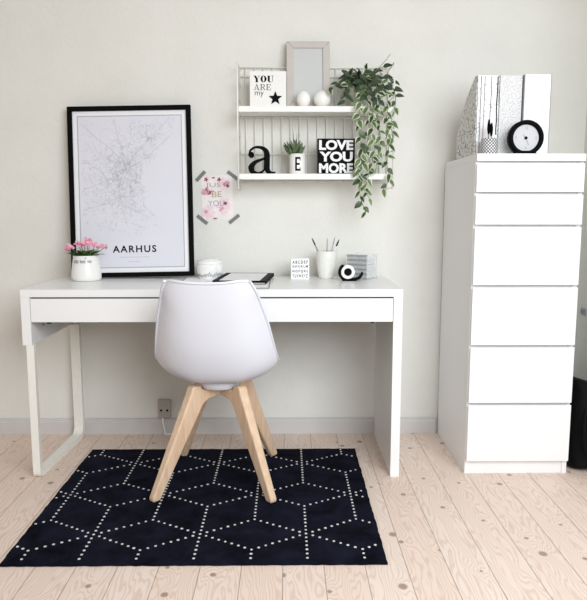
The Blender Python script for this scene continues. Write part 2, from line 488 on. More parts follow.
for c in range(-3, 8):
    xc = .2085+HX*c
    yoff = -1.0 if c % 2 == 0 else -.7
    for k in range(-2, 4):
        yc = yoff+.6*k
        for sx in (-1, 1):
            for sy in (-1, 1): dotline((xc, yc+sy*HY), (xc+sx*HX, yc), 8)
        dotline((xc, yc+HY), (xc, yc+.6-HY), 16)
for x, y in dots:
    r = random.uniform(.0040, .0050); q = [(x-rx+r*math.cos(a+.4)*.95, y-ry+r*math.sin(a+.4)) for a in [PI/3*i for i in range(6)]]
    mb.add([(a, b, RT-.0005) for a, b in q]+[(a, b, RT+.0012) for a, b in q], [tuple(range(6, 12))]+[(i, (i+1) % 6, (i+1) % 6+6, i+6) for i in range(6)], M['rug_dot'])
rug = mb.build('rug', loc=(rx, ry, 0))
tag(rug, 'navy black rug with dotted white diamond lattice under the chair', 'rug')

# ------------------------------------------------------------------ chair
CHX, CHY = .733, -.535
chair = thing('desk_chair', 'white moulded shell chair with splayed pale wooden legs at the desk', 'chair', (CHX, CHY, RT+.0016), math.radians(-3.2))
def shell():
    c = [(.215, .430), (.10, .408), (0, .394), (-.09, .391), (-.158, .414), (-.207, .498), (-.242, .61), (-.264, .70), (-.278, .768)]
    e = [(.178, .205, .450), (.200, .10, .452), (.212, 0, .461), (.216, -.072, .471), (.204, -.122, .535), (.184, -.166, .63), (.162, -.204, .706), (.149, -.232, .746), (.126, -.254, .787)]
    nv = 6
    C = catmull([(0, a, b) for a, b in c], nv); E = catmull(e, nv)
    us = [-1, -.95, -.86, -.74, -.58, -.4, -.2, 0, .2, .4, .58, .74, .86, .95, 1]
    rows = []
    for i in range(len(C)):
        row = []
        for u in us:
            au = abs(u); bx = 1-(1-au)**1.3; k = au**2.6
            f = i-2.6*(i/(len(C)-1))**6*au**7; j = min(int(f), len(C)-2); t = f-j     # rounds the two top corners
            Ci = C[j].lerp(C[j+1], t); Ei = E[j].lerp(E[j+1], t)
            row.append(Vector((math.copysign(Ei.x*bx, u) if u else 0, Ci.y+(Ei.y-Ci.y)*k, Ci.z+(Ei.z-Ci.z)*k)))
        t = max(0, min(1, (i-20)/12))       # rolled lip along the rim of the back
        lip = .009
        for sgn in (-1, 1):
            p = row[0 if sgn < 0 else -1]
            q = Vector((p.x+sgn*lip, p.y-.007*t, p.z+.001))
            row = [q]+row if sgn < 0 else row+[q]
        rows.append(row)
    rows.append([p+Vector((p.x*.01, -.008, .001)) for p in rows[-1]])
    V = [v for row in rows for v in row]; F = []
    w = len(us)+2
    for i in range(len(rows)-1):
        for j in range(w-1): F.append((i*w+j, i*w+j+1, (i+1)*w+j+1, (i+1)*w+j))
    o = MB().add(V, F, M['shell']).build('seat_shell', chair, smooth=True)
    sd = o.modifiers.new('Solidify', 'SOLIDIFY'); sd.thickness = .009; sd.offset = 0
    bv = o.modifiers.new('Bevel', 'BEVEL'); bv.width = .003; bv.segments = 2; bv.limit_method = 'ANGLE'; bv.angle_limit = math.radians(50)
    ss = o.modifiers.new('Sub', 'SUBSURF'); ss.levels = 1; ss.render_levels = 1
    return o
shell()
MB().lathe([(0, .360), (.064, .360), (.071, .364), (.076, .392), (.05, .396), (0, .396)], M['shell'], (0, -.03, 0), 36).build('mounting_plate', chair, smooth=True)
# padded seat lying inside the shell
mb = MB(); V = []; F = []; nu = 15
for i in range(11):
    y = -.13+.31*i/10
    for j in range(nu):
        u = -1+2*j/(nu-1); w = .165*(1-.35*abs(2*i/10-1)**3)
        edge = max(abs(u), abs(2*i/10-1))
        base = .410+.035*abs(u)**2.5+.05*max(0, (y-.05))*.6
        V.append((w*u, y, base+.022*(1-edge**4)))
for i in range(10):
    for j in range(nu-1): F.append((i*nu+j, i*nu+j+1, (i+1)*nu+j+1, (i+1)*nu+j))
mb.add(V, F, M['shell']); mb.build('seat_pad', chair, smooth=True)
def chair_leg(fx, fy):
    r = math.hypot(fx, fy); T = Matrix.Rotation(math.atan2(fy, fx), 4, 'Z')
    # outline in the radial plane: splayed leg, rounded shoulder, arm to the hub
    out = [(r-.016, 0), (r+.014, 0), (r+.016, .012), (.152, .352), (.143, .376), (.132, .380), (.106, .376), (.096, .359), (.016, .359), (.016, .328), (.070, .320), (.094, .308), (.108, .288)]
    mb = MB(); n = len(out)
    def thick(rr, z): return .0135+.005*min(1, z/.33)
    V = [(x, -thick(x, z), z) for x, z in out]+[(x, thick(x, z), z) for x, z in out]
    F = [tuple(range(n)), tuple(range(2*n-1, n-1, -1))]+[(i, i+n, (i+1) % n+n, (i+1) % n) for i in range(n)]
    mb.add(V, F, M['wood'], T)
    return mb.build('leg', chair, bevel=.007, seg=3)
ca, sa = math.cos(math.radians(3.2)), math.sin(math.radians(3.2))
for wx, wy in ((.519, -.757), (.926, -.768), (.552, -.312), (.922, -.315)):
    dx, dy = wx-CHX, wy-CHY
    chair_leg(ca*dx-sa*dy, sa*dx+ca*dy)

# ------------------------------------------------------------------ big framed map leaning on the wall
FW, FH = .521, .723
lean = math.atan2(.075, .722)
mp = thing('framed_city_map', 'large black framed city map print leaning on the wall above the desk', 'picture', (.325, -.113, DZ+.0062), rot=(-lean, math.radians(-1.0), 0))
def frame_mesh(w, h, b, d, m, y0=0):
    mb = MB()
    for pts in ([(-w/2, 0), (w/2, 0), (w/2-b, b), (-w/2+b, b)], [(w/2, 0), (w/2, h), (w/2-b, h-b), (w/2-b, b)],
                [(w/2, h), (-w/2, h), (-w/2+b, h-b), (w/2-b, h-b)], [(-w/2, h), (-w/2, 0), (-w/2+b, b), (-w/2+b, h-b)]):
        mb.prism(pts, y0, y0+d, m)
    return mb
frame_mesh(FW, FH, .0195, .022, M['black'], -.011).build('picture_frame', mp, bevel=.001)
mb = MB()
mb.box(-FW/2+.017, FW/2-.017, 0, .006, .017, FH-.017, M['paper'])
mb.build('mat_board', mp)
mb = MB()
bx, b0, b1 = FW/2-.0195-.019, .0195+.019, FH-.0195-.019
y = -.001
for q in ([(-bx, b0), (bx, b0), (bx-.004, b0+.004), (-bx+.004, b0+.004)], [(bx, b0), (bx, b1), (bx-.004, b1-.004), (bx-.004, b0+.004)],
          [(bx, b1), (-bx, b1), (-bx+.004, b1-.004), (bx-.004, b1-.004)], [(-bx, b1), (-bx, b0), (-bx+.004, b0+.004), (-bx+.004, b1-.004)]):
    mb.flat(q, y, M['matgrey'])
mb.flat([(-bx+.004, b0+.004), (bx-.004, b0+.004), (bx-.004, b1-.004), (-bx+.004, b1-.004)], y, M['mapland'])
# street network: clustered short streets plus a few through roads, kept off the bay at the right
X0, X1, Z0, Z1 = -bx+.012, bx-.012, .170, b1-.012
coast = [(.70, X1+.1), (.66, .215), (.60, .18), (.555, .15), (.50, .105), (.455, .06), (.40, .045), (.36, .075), (.31, .05), (.26, .11), (.20, .12)]
def coast_x(z):
    for (za, xa), (zb, xb) in zip(coast, coast[1:]):
        if zb <= z <= za: return xb+(xa-xb)*(z-zb)/(za-zb)
    return .1
ok = lambda x, z: X0 < x < min(X1, coast_x(z)+.0) and Z0 < z < Z1
R = random.Random(3)
clusters = [(-.02, .47, .05, 420), (-.035, .40, .05, 240), (-.02, .34, .06, 220), (-.15, .37, .06, 150), (.07, .60, .035, 90), (.14, .63, .05, 110), (-.1, .58, .07, 80), (.03, .53, .06, 160), (-.19, .47, .05, 60), (.02, .29, .06, 110), (-.12, .28, .07, 70), (0, .5, .2, 200)]
for X_, Z_, s, n_ in clusters:
    th = R.uniform(0, PI)
    for _ in range(n_):
        x, z = R.gauss(X_, s), R.gauss(Z_, s*1.1)
        a = th+R.choice((0, PI/2))+R.gauss(0, .35); L_ = R.uniform(.006, .022)
        p = (x-L_*math.cos(a)/2, z-L_*math.sin(a)/2); q = (x+L_*math.cos(a)/2, z+L_*math.sin(a)/2)
        if ok(*p) and ok(*q): mb.ribbon([p, q], R.choice((.0006, .0008, .0011)), y-.0003, y-.0003, M['street'])
def road(pts, w, m):
    P_ = [(v.x, v.y) for v in catmull([(a, b, 0) for a, b in pts], 7)]
    P_ = [(a+R.gauss(0, .0012), b+R.gauss(0, .0012)) for a, b in P_]
    run = []
    for p in P_+[(99, 99)]:
        if ok(*p): run.append(p)
        else:
            if len(run) > 1: mb.ribbon(run, w, y-.0004, y-.0004, m)
            run = []
road([(-.21, .66), (-.15, .60), (-.09, .55), (-.03, .49), (-.01, .44)], .0011, M['street2'])
road([(-.07, .69), (-.05, .60), (-.03, .52), (-.02, .46)], .0009, M['street2'])
road([(.17, .67), (.10, .60), (.03, .53), (-.02, .46), (-.05, .38), (-.04, .30), (-.02, .22)], .0010, M['street2'])
road([(-.21, .37), (-.13, .40), (-.06, .43), (-.01, .46), (.06, .50), (.12, .55), (.2, .62)], .0009, M['street2'])
road([(-.21, .50), (-.14, .46), (-.09, .40), (-.06, .33), (.0, .29), (.08, .25)], .0009, M['street2'])
road([(-.2, .29), (-.12, .31), (-.05, .34), (.02, .34)], .001, M['street2'])
road([(.045, .44), (.04, .40), (.075, .36), (.05, .31), (.10, .26)], .0009, M['street2'])
for k_ in range(9):
    x, z = R.gauss(-.02, .03), R.gauss(.46, .03); a = R.uniform(0, 2*PI); pts = [(x, z)]
    for _ in range(6):
        a += R.gauss(0, .35); x += .035*math.cos(a); z += .035*math.sin(a); pts.append((x, z))
    road(pts, .0008, M['street'])
put_text(mb, 'AARHUS', .008, y-.0006, .104, .04, M['ink'], bold=.0009, spacing=1.25, fit=.186, capz=.030)
R2 = random.Random(9)
for z, xa, xb in ((.083, -.055, .070), (.064, -.022, .030)):
    x = xa
    while x < xb:
        L_ = R2.uniform(.004, .009); mb.box(x, x+L_, y-.0006, y-.0005, z, z+.0028, M['street']); x += L_+.003
mb.build('map_print', mp)

# ------------------------------------------------------------------ potted pink flowers
pot = thing('potted_flowers', 'white ceramic pot of pink flowers standing before the framed map', 'potted plant', (.151, -.200, DZ))
mb = MB().lathe([(0, 0), (.050, 0), (.0575, .004), (.0605, .014), (.0598, .03), (.055, .070), (.0505, .098), (.0515, .104), (.049, .105), (.046, .095), (.044, .088), (0, .088)], M['ceramic'], n=40)
pb = mb.build('pot', pot, smooth=True)
mb = MB()
for i in range(13):                      # stamped band of little upright marks
    a = -PI/2+(-.62+.105*i)
    if i in (4, 9): continue
    w, h = random.uniform(.0010, .0016), random.uniform(.009, .012)
    T = Matrix.Rotation(a+PI/2, 4, 'Z')
    mb.box(-w, w, -.0585, -.050, .076, .076+h, M['matgrey'], T)
mb.build('stamped_band', pb)
MB().lathe([(0, .0), (.044, .0), (.03, .006), (0, .008)], M['soil'], (0, 0, .088), 24).build('soil', pot, smooth=True)
mb = MB(); R = random.Random(5)
for i in range(26):
    a = R.uniform(0, 2*PI); r = R.uniform(.01, .036)
    d = Vector((math.cos(a)*R.uniform(.5, 1.2), math.sin(a)*.7, R.uniform(.25, .9)))
    leaf(mb, (r*math.cos(a)*.8, r*math.sin(a)*.8, .092+R.uniform(0, .014)), d, (0, 0, 1), R.uniform(.038, .058), R.uniform(.02, .03), M['leafk'], None, .3, .25)
for s_ in ((.055, -.02, .11), (-.052, -.015, .105), (.068, -.005, .12)):
    leaf(mb, (s_[0]*.5, s_[1], .1), (s_[0], s_[1], .03), (0, 0, 1), .05, .026, M['leafk'])
mb.build('foliage', pot, smooth=True)
heads = [(-.072, -.02, .134), (-.058, -.015, .140), (-.030, .0, .153), (-.012, -.015, .150), (.012, .0, .166), (.024, -.02, .153), (.046, -.015, .150), (.062, -.01, .142), (.078, -.01, .138), (.002, -.02, .158)]
for hx_, hy_, hz_ in heads:
    mb = MB()
    mb.tube([(hx_*.3, hy_*.3, .09), (hx_*.7, hy_*.7, .09+(hz_-.09)*.6), (hx_, hy_, hz_-.004)], .0012, M['leafk'], 5)
    for k_ in range(6):
        c = Vector((hx_+R.uniform(-.012, .012), hy_+R.uniform(-.01, .01), hz_+R.uniform(-.008, .008)))
        ax = Vector((R.uniform(-.6, .6), R.uniform(-1, -.1), R.uniform(.1, 1))).normalized(); t1 = ax.orthogonal().normalized(); t2 = ax.cross(t1)
        for p_ in range(5):
            a = 2*PI*p_/5
            leaf(mb, c, t1*math.cos(a)+t2*math.sin(a)+ax*.35, ax, R.uniform(.008, .011), .008, M['pink'], None, .2, .15, 3)
    mb.build('flower', pot, smooth=True)

# ------------------------------------------------------------------ things on the desk
jar = thing('lidded_jar', 'white lidded jar with grey scribbled band just right of the framed map', 'jar', (.656, -.150, DZ))
jb = MB().lathe([(0, 0), (.048, 0), (.053, .004), (.0535, .060), (.051, .064), (0, .064)], M['jar'], n=36).build('jar_body', jar, smooth=True)
for p in jb.data.polygons: p.use_smooth = True
mb = MB(); R = random.Random(11)
for i in range(24):
    a = -PI+PI*i/23
    T = Matrix.Rotation(a+PI/2, 4, 'Z')
    z = R.uniform(.012, .022); mb.tube([(-.003, -.0535, z), (0, -.0541, z+R.uniform(.006, .013)), (.004, -.0537, z-R.uniform(.002, .008))], .0011, M['grey'], 5, T)
mb.build('scribbled_band', jb)
mb = MB().lathe([(0, .064), (.050, .064), (.052, .067), (.052, .075), (.047, .079), (.040, .0795), (.039, .084), (0, .086)], M['ceramic'], n=36)
mb.build('lid', jar, smooth=True)

pad = thing('desk_pad', 'flat white desk pad with thin grey edge lying behind the chair back', 'desk pad', (.735, -.305, DZ), 0)
MB().box(-.178, .178, -.205, .205, 0, .004, M['card']).build('pad_sheet', pad, bevel=.001)
mb = MB()
for a in ((-.180, .180, -.207, -.203), (-.180, .180, .203, .207), (-.180, -.176, -.203, .203), (.176, .180, -.203, .203)): mb.box(*a, 0, .0046, M['grey'])
mb.build('pad_edge', pad)
nb = thing('notebook', 'white topped notebook with black borders lying on the grey edged desk pad', 'notebook', (.808, -.225, DZ+.0046), math.radians(-4.5))
mb = MB(); mb.box(-.100, .100, -.160, .160, .0015, .0105, M['paper']); mb.build('page_block', nb)
mb = MB()
for a in ((-.104, .104, -.165, -.159), (-.104, .104, .160, .165), (-.104, -.082, -.159, .160), (.080, .104, -.159, .160)): mb.box(*a, .0105, .0135, M['black'])
mb.box(-.104, .104, -.165, .165, 0, .0015, M['black']); mb.box(-.104, .104, -.1655, -.1635, .006, .0135, M['black']); mb.box(.1025, .1045, -.165, .165, 0, .0135, M['black'])
mb.build('cover_border', nb)
MB().box(-.082, .080, -.159, .160, .0105, .0125, M['paper']).build('cover_panel', nb)

blk = thing('letter_block', 'small white square block printed with rows of black alphabet letters', 'letter block', (1.036, -.155, DZ), math.radians(2))
MB().box(-.0385, .0385, -.016, .016, 0, .088, M['card']).build('block', blk, bevel=.002)
mb = MB()
for i, row in enumerate(('ABCDEF', 'GHIJKLM', 'NOPQRS', 'TUVWXYZ')):
    put_text(mb, row, 0, -.0166, .0665-.0195*i, .018, M['ink'], bold=.0003, spacing=1.5, fit=.064, capz=.0135)
mb.build('printed_letters', blk)

cup = thing('pencil_cup', 'white tapered ceramic cup holding pencils on the desk', 'cup', (1.149, -.128, DZ))
mb = MB().lathe([(0, 0), (.026, 0), (.030, .003), (.033, .014), (.040, .045), (.0435, .085), (.0445, .117), (.0425, .118), (.041, .085), (.037, .045), (.028, .010), (0, .008)], M['ceramic2'], n=36)
mb.build('cup_body', cup, smooth=True)
grp = 'pencils in the white desk cup'
def pencil(label, b, t, r, m, tip, name='pencil'):
    b, t = Vector(b), Vector(t); o = thing(name, label, name, b, 0, grp)
    d = t-b; L_ = d.length; o.rotation_mode = 'QUATERNION'; o.rotation_quaternion = Vector((0, 0, 1)).rotation_difference(d)
    MB().lathe([(0, 0), (r, .001), (r, L_*.82), (0, L_*.82)], m, n=6).build('barrel', o)
    MB().lathe([(r, 0), (r*.95, L_*.10), (r*.35, L_*.18), (0, L_*.185)], tip, (0, 0, L_*.82), 6).build('tip', o)
CXc, CYc = 1.149, -.128
pencil('grey pencil leaning left in the white cup', (CXc+.012, CYc, DZ+.012), (CXc-.062, CYc-.004, DZ+.172), .0030, M['grey'], M['ink'])
pencil('slim silvery pencil upright in middle of the white cup', (CXc+.002, CYc+.012, DZ+.012), (CXc+.004, CYc+.015, DZ+.172), .0020, M['grey'], M['grey'])
pencil('slim white pencil leaning slightly right in the white cup', (CXc-.004, CYc-.006, DZ+.012), (CXc+.036, CYc, DZ+.176), .0022, M['matgrey'], M['grey'])
pencil('black and white pencil leaning far right in the white cup', (CXc-.012, CYc+.004, DZ+.012), (CXc+.054, CYc+.006, DZ+.165), .0034, M['paper'], M['black'])

td = thing('tape_dispenser', 'black tape dispenser with white roll in front of the printed box', 'tape dispenser', (1.232, -.225, DZ))
# cradle: thick C hugging the roll, running out to the right as a cutter arm
mb = MB()
arc = [(-.0005+.0335*math.cos(math.radians(a)), .036+.0335*math.sin(math.radians(a))) for a in range(120, 301, 15)]
pts = arc+[(.030, .006), (.046, .012), (.056, .024), (.060, .036)]
wd = [.006]+[.010]*3+[.011]*(len(arc)-4)+[.011, .010, .008, .006]
mb.ribbon(pts, wd, -.014, .014, M['black']); mb.box(-.022, .034, -.014, .014, 0, .006, M['black'])
mb.build('cradle', td)
Tr = Matrix.Translation((0, 0, .037)) @ Matrix.Rotation(PI/2, 4, 'X')
tr = MB().lathe([(.016, -.009), (.0285, -.009), (.0285, .009), (.016, .009), (.016, -.009)], M['ceramic'], n=36, T=Tr).build('tape_roll', td, smooth=False)
MB().lathe([(0, -.011), (.0155, -.011), (.0155, .011), (0, .011)], M['black'], n=28, T=Tr).build('hub', tr)
tag(tr, 'white tape roll')

bxo = thing('card_box', 'clear acrylic box of cards with a grey printed front behind the tape dispenser', 'box', (1.300, -.130, DZ), math.radians(-33))
bw, bd, bh = .096, .096, .106
MB().box(-bw/2+.003, bw/2-.003, -bd/2, -bd/2+.004, .003, bh-.006, M['text']).build('printed_panel', bxo)
MB().box(-bw/2, bw/2, -bd/2, -bd/2+.006, bh-.006, bh-.002, M['grey']).build('dark_rim', bxo)
mb = MB()
for i in range(6): mb.box(-bw/2+.006, bw/2-.012, -bd/2+.006, bd/2-.008, .004+.0145*i, .004+.0145*i+.0125, M['paper'])
mb.build('card_stack', bxo)
mb = MB(); t = .0022
mb.box(-bw/2, bw/2, -bd/2-t, -bd/2, 0, bh, M['acrylic']); mb.box(bw/2, bw/2+t, -bd/2-t, bd/2+t, 0, bh, M['acrylic']); mb.box(-bw/2-t, -bw/2, -bd/2-t, bd/2+t, 0, bh, M['acrylic']); mb.box(-bw/2, bw/2, bd/2, bd/2+t, 0, bh, M['acrylic']); mb.box(-bw/2, bw/2, -bd/2, bd/2, 0, .003, M['acrylic'])
mb.build('clear_case', bxo)

# ------------------------------------------------------------------ taped flower poster
fp = thing('flower_poster', 'pink magnolia poster taped to the wall beside the framed map', 'poster', (.676, -.0006, 1.067), rot=(0, math.radians(-1.2), 0))
pw, ph = .068, .096
MB().box(-pw, pw, -.0012, .0012, -ph, ph, M['posterpaper']).build('print_sheet', fp)
mb = MB(); R = random.Random(21); yy = [-.0014]
def petal(cx, cz, a, L_, W, m):
    pts = []
    for i in range(13):
        t = i/12; pts.append((L_*t, W*.5*math.sin(PI*t**.8)))
    for i in range(11, 0, -1):
        t = i/12; pts.append((L_*t, -W*.5*math.sin(PI*t**.8)))
    yy[0] -= .00003
    c_, s_ = math.cos(a), math.sin(a)
    q = [(max(-pw+.001, min(pw-.001, cx+x*c_-z*s_)), max(-ph+.001, min(ph-.001, cz+x*s_+z*c_))) for x, z in pts]
    mb.flat(q, yy[0], m)
def bloom(cx, cz, L_, n_, ms, a0=0, spread=2*PI):
    for i in range(n_): petal(cx, cz, a0+spread*i/n_+R.uniform(-.2, .2), L_*R.uniform(.7, .95), L_*.5, R.choice(ms))
bloom(.03, -.03, .045, 7, [M['palepink']]); bloom(-.04, -.065, .045, 7, [M['palepink']]); bloom(.03, .055, .04, 7, [M['palepink']])
bloom(-.04, .02, .04, 6, [M['midpink'], M['palepink']], .3, PI); bloom(-.045, .015, .030, 5, [M['maroon'], M['midpink']], .6, 2.4)
bloom(.045, .055, .024, 5, [M['midpink']], 1, 3); bloom(-.05, .08, .03, 5, [M['midpink'], M['palepink']], -.4, 2.5)
bloom(.035, -.025, .012, 6, [M['maroon']]); bloom(.03, -.05, .03, 5, [M['palepink'], M['midpink']], 3, 3); bloom(.048, .05, .012, 5, [M['maroon']]); bloom(.012, .078, .012, 5, [M['maroon']]); bloom(-.045, .08, .012, 5, [M['maroon']])
bloom(-.045, -.055, .022, 5, [M['midpink'], M['palepink']], 1, 4); petal(-.02, -.09, 0, .02, .006, M['maroon']); petal(-.02, .085, .1, .016, .006, M['maroon'])
yt = yy[0]-.0003
for s_, z, w in (('JUST', .040, .094), ('BE', .003, .042), ('YOU', -.036, .070)):
    put_text(mb, s_, 0 if s_ != 'YOU' else -.004, yt, z, .03, M['gold'] if s_ == 'BE' else M['grey'], bold=-.0004, fit=w, capz=.024)
mb.build('printed_magnolias', fp)
for sx, sz, a in ((-1, 1, 45), (1, 1, -38), (-1, -1, -40), (1, -1, 38)):
    mb = MB(); T = Matrix.Translation((sx*.066+(.006 if sx > 0 else -.002), -.0022, sz*.094)) @ Matrix.Rotation(-math.radians(a), 4, 'Y')
    mb.box(-.028, .028, -.0004, .0004, -.0075, .0075, M['tape'], T); mb.build('tape_strip', fp)

# ------------------------------------------------------------------ wall shelf
SX0, SX1, SYF, SYB = .782, 1.416, -.18, -.006
sh = thing('wall_shelf', 'white two tier wire wall shelf mounted above the desk', 'shelf', ((SX0+SX1)/2, SYB, 1.09))
sx_, sz_ = (SX0+SX1)/2, 1.09
def St(mb, path, r, m=None): return mb.tube([(a-sx_, b-SYB, c-sz_) for a, b, c in path], r, m or M['wire'], 8)
for X_ in (SX0, SX1):
    mb = MB()
    St(mb, [(X_, SYF, 1.098), (X_, SYF, 1.590), (X_, SYF+.012, 1.603), (X_, SYB-.014, 1.603), (X_, SYB-.003, 1.592), (X_, SYB-.003, 1.098)], .0032)
    for z in (1.105, 1.137, 1.255, 1.325, 1.405, 1.47, 1.535): St(mb, [(X_, SYF, z), (X_, SYB-.003, z)], .002)
    mb.build('side_ladder', sh, smooth=True)
mb = MB()
x = SX0+.024
while x < SX1-.012:
    St(mb, [(x, SYB-.004, 1.13), (x, SYB-.004, 1.612)], .0028); x += .0385
for z in (1.612, 1.575, 1.405, 1.252, 1.135): St(mb, [(SX0, SYB-.008, z), (SX1, SYB-.008, z)], .0026)
mb.build('back_grid', sh, smooth=True)
UZ, LZ = 1.4295, 1.1605
for zt in (UZ, LZ):
    mb = MB()
    a = lambda *q: mb.box(q[0]-sx_, q[1]-sx_, q[2]-SYB, q[3]-SYB, q[4]-sz_, q[5]-sz_, M['shelfw'])
    a(SX0+.004, SX1-.004, SYF+.004, SYB-.012, zt-.018, zt)
    a(SX0+.004, SX1-.004, SYF-.002, SYF+.004, zt-.022, zt+.001)
    mb.build('shelf_board', sh, bevel=.0015)

# things on the upper shelf
yo = thing('quote_sign', 'white square sign with black serif words and a star on the upper shelf', 'sign', (.905, -.138, UZ), rot=(math.radians(-5), 0, 0))
MB().box(-.0745, .0745, -.009, .009, 0, .146, M['canvas']).build('panel', yo, bevel=.0015)
def serif(mb, ch, x, z, w, h, y, m, T=.3):
    """high contrast serif capitals from strokes; T = thick stroke as a share of the width"""
    tk, tn = w*T, w*.075; B = lambda x0, x1, z0, z1: mb.flat([(x+x0*w, z+z0*h), (x+x1*w, z+z0*h), (x+x1*w, z+z1*h), (x+x0*w, z+z1*h)], y, m)
    Q = lambda pts: mb.flat([(x+a*w, z+b*h) for a, b in pts], y, m)
    s = .06
    if ch == 'Y':
        Q([(.02, 1), (.02+T, 1), (.5+T*.5, .45), (.5-T*.5, .45)]); Q([(.90, 1), (.97, 1), (.58, .42), (.5, .42)]); B(.5-T*.5, .5+T*.5, 0, .47)
        B(-.04, .42, 1-s, 1); B(.74, 1.06, 1-s, 1); B(.22, .78, 0, s)
    elif ch in 'O':
        n = 26
        for i in range(n):
            a, b = 2*PI*i/n, 2*PI*(i+1)/n
            o_ = lambda t: (.5+.5*math.cos(t), .5+.52*math.sin(t)); i_ = lambda t: (.5+(.5-T)*math.cos(t), .5+.46*math.sin(t))
            Q([o_(a), o_(b), i_(b), i_(a)])
    elif ch == 'U':
        B(.08, .08+T, .2, 1); B(.86, .93, .2, 1); B(-.04, .5, 1-s, 1); B(.7, 1.06, 1-s, 1)
        for i in range(12):
            a, b = PI+PI*i/12, PI+PI*(i+1)/12
            o_ = lambda t: (.505+.425*math.cos(t), .25+.27*math.sin(t)); i_ = lambda t: (.62+.24*math.cos(t), .25+.2*math.sin(t))
            Q([o_(a), o_(b), i_(b), i_(a)])
    elif ch == 'A':
        Q([(.02, 0), (.10, 0), (.55, 1), (.46, 1)]); Q([(.95-T, 0), (.95, 0), (.56, 1), (.42, 1)]); B(.24, .72, .3, .36); B(-.06, .26, 0, s); B(.55, 1.06, 0, s)
    elif ch == 'R':
        B(.1, .1+T, 0, 1); B(-.02, .5, 0, s); B(-.02, .5, 1-s, 1); Q([(.45, .48), (.45+T, .48), (1.02, 0), (1.02-T, 0)])
        for i in range(12):
            a, b = -PI/2+PI*i/12, -PI/2+PI*(i+1)/12
            o_ = lambda t: (.42+.5*math.cos(t), .73+.27*math.sin(t)); i_ = lambda t: (.42+(.5-T)*math.cos(t), .73+.21*math.sin(t))
            Q([o_(a), o_(b), i_(b), i_(a)])
        B(.2, .45, .46, .52)
    elif ch == 'E':
        B(.1, .1+T, 0, 1); B(-.02, .92, 0, s); B(-.02, .9, 1-s, 1); B(.3, .68, .48, .54); B(.85, .92, 0, .28); B(.83, .9, .74, 1); B(.62, .68, .38, .64)
mb = MB(); yq = -.0095
for i, ch in enumerate('YOU'): serif(mb, ch, -.058+.0275*i, .101, .0245, .026, yq, M['ink'], .34)
for i, ch in enumerate('ARE'): serif(mb, ch, -.056+.0245*i, .069, .020, .024, yq, M['ink'], .16)
put_text(mb, 'my', -.036, yq, .040, .03, M['ink'], bold=-.0002, fit=.036, capz=.023)
star = []
for i in range(10):
    r = .0285 if i % 2 == 0 else .0125; a = PI/2+2*PI*i/10; star.append((.030+r*math.cos(a), .036+r*math.sin(a)))
mb.prism(star, yq-.002, yq, M['black'])
mb.build('printed_words', yo)

pf = thing('pale_picture_frame', 'pale rose wooden picture frame standing at the back of the upper shelf', 'picture frame', (1.071, -.098, UZ+.003), rot=(math.radians(-12), 0, 0))
frame_mesh(.181, .286, .029, .018, M['pinkframe'], -.009).build('frame_moulding', pf, bevel=.003)
MB().box(-.064, .064, -.001, .006, .026, .260, M['frameglass']).build('blank_print', pf)

def round_vase(label, x, y, r, rz_):
    o = thing('round_vase', label, 'vase', (x, y, UZ), 0, 'round white vases on the upper shelf')
    n = 14; prof = [(r*math.cos(-PI/2+.35+(PI-.62)*i/n), rz_+rz_*math.sin(-PI/2+.35+(PI-.62)*i/n)) for i in range(n+1)]
    z0 = prof[0][1]; prof = [(a, b-z0) for a, b in prof]; top = prof[-1]
    prof = [(0, 0)]+prof+[(top[0]*.8, top[1]+.003), (top[0]*.6, top[1]-.002), (top[0]*.5, top[1]-.012), (0, top[1]-.014)]
    MB().lathe(prof, M['ceramic'], n=36).build('vase_body', o, smooth=True)
round_vase('smaller round white vase before the pale picture frame', 1.050, -.148, .0285, .034)
round_vase('larger round white vase right of the smaller one on upper shelf', 1.126, -.145, .035, .034)

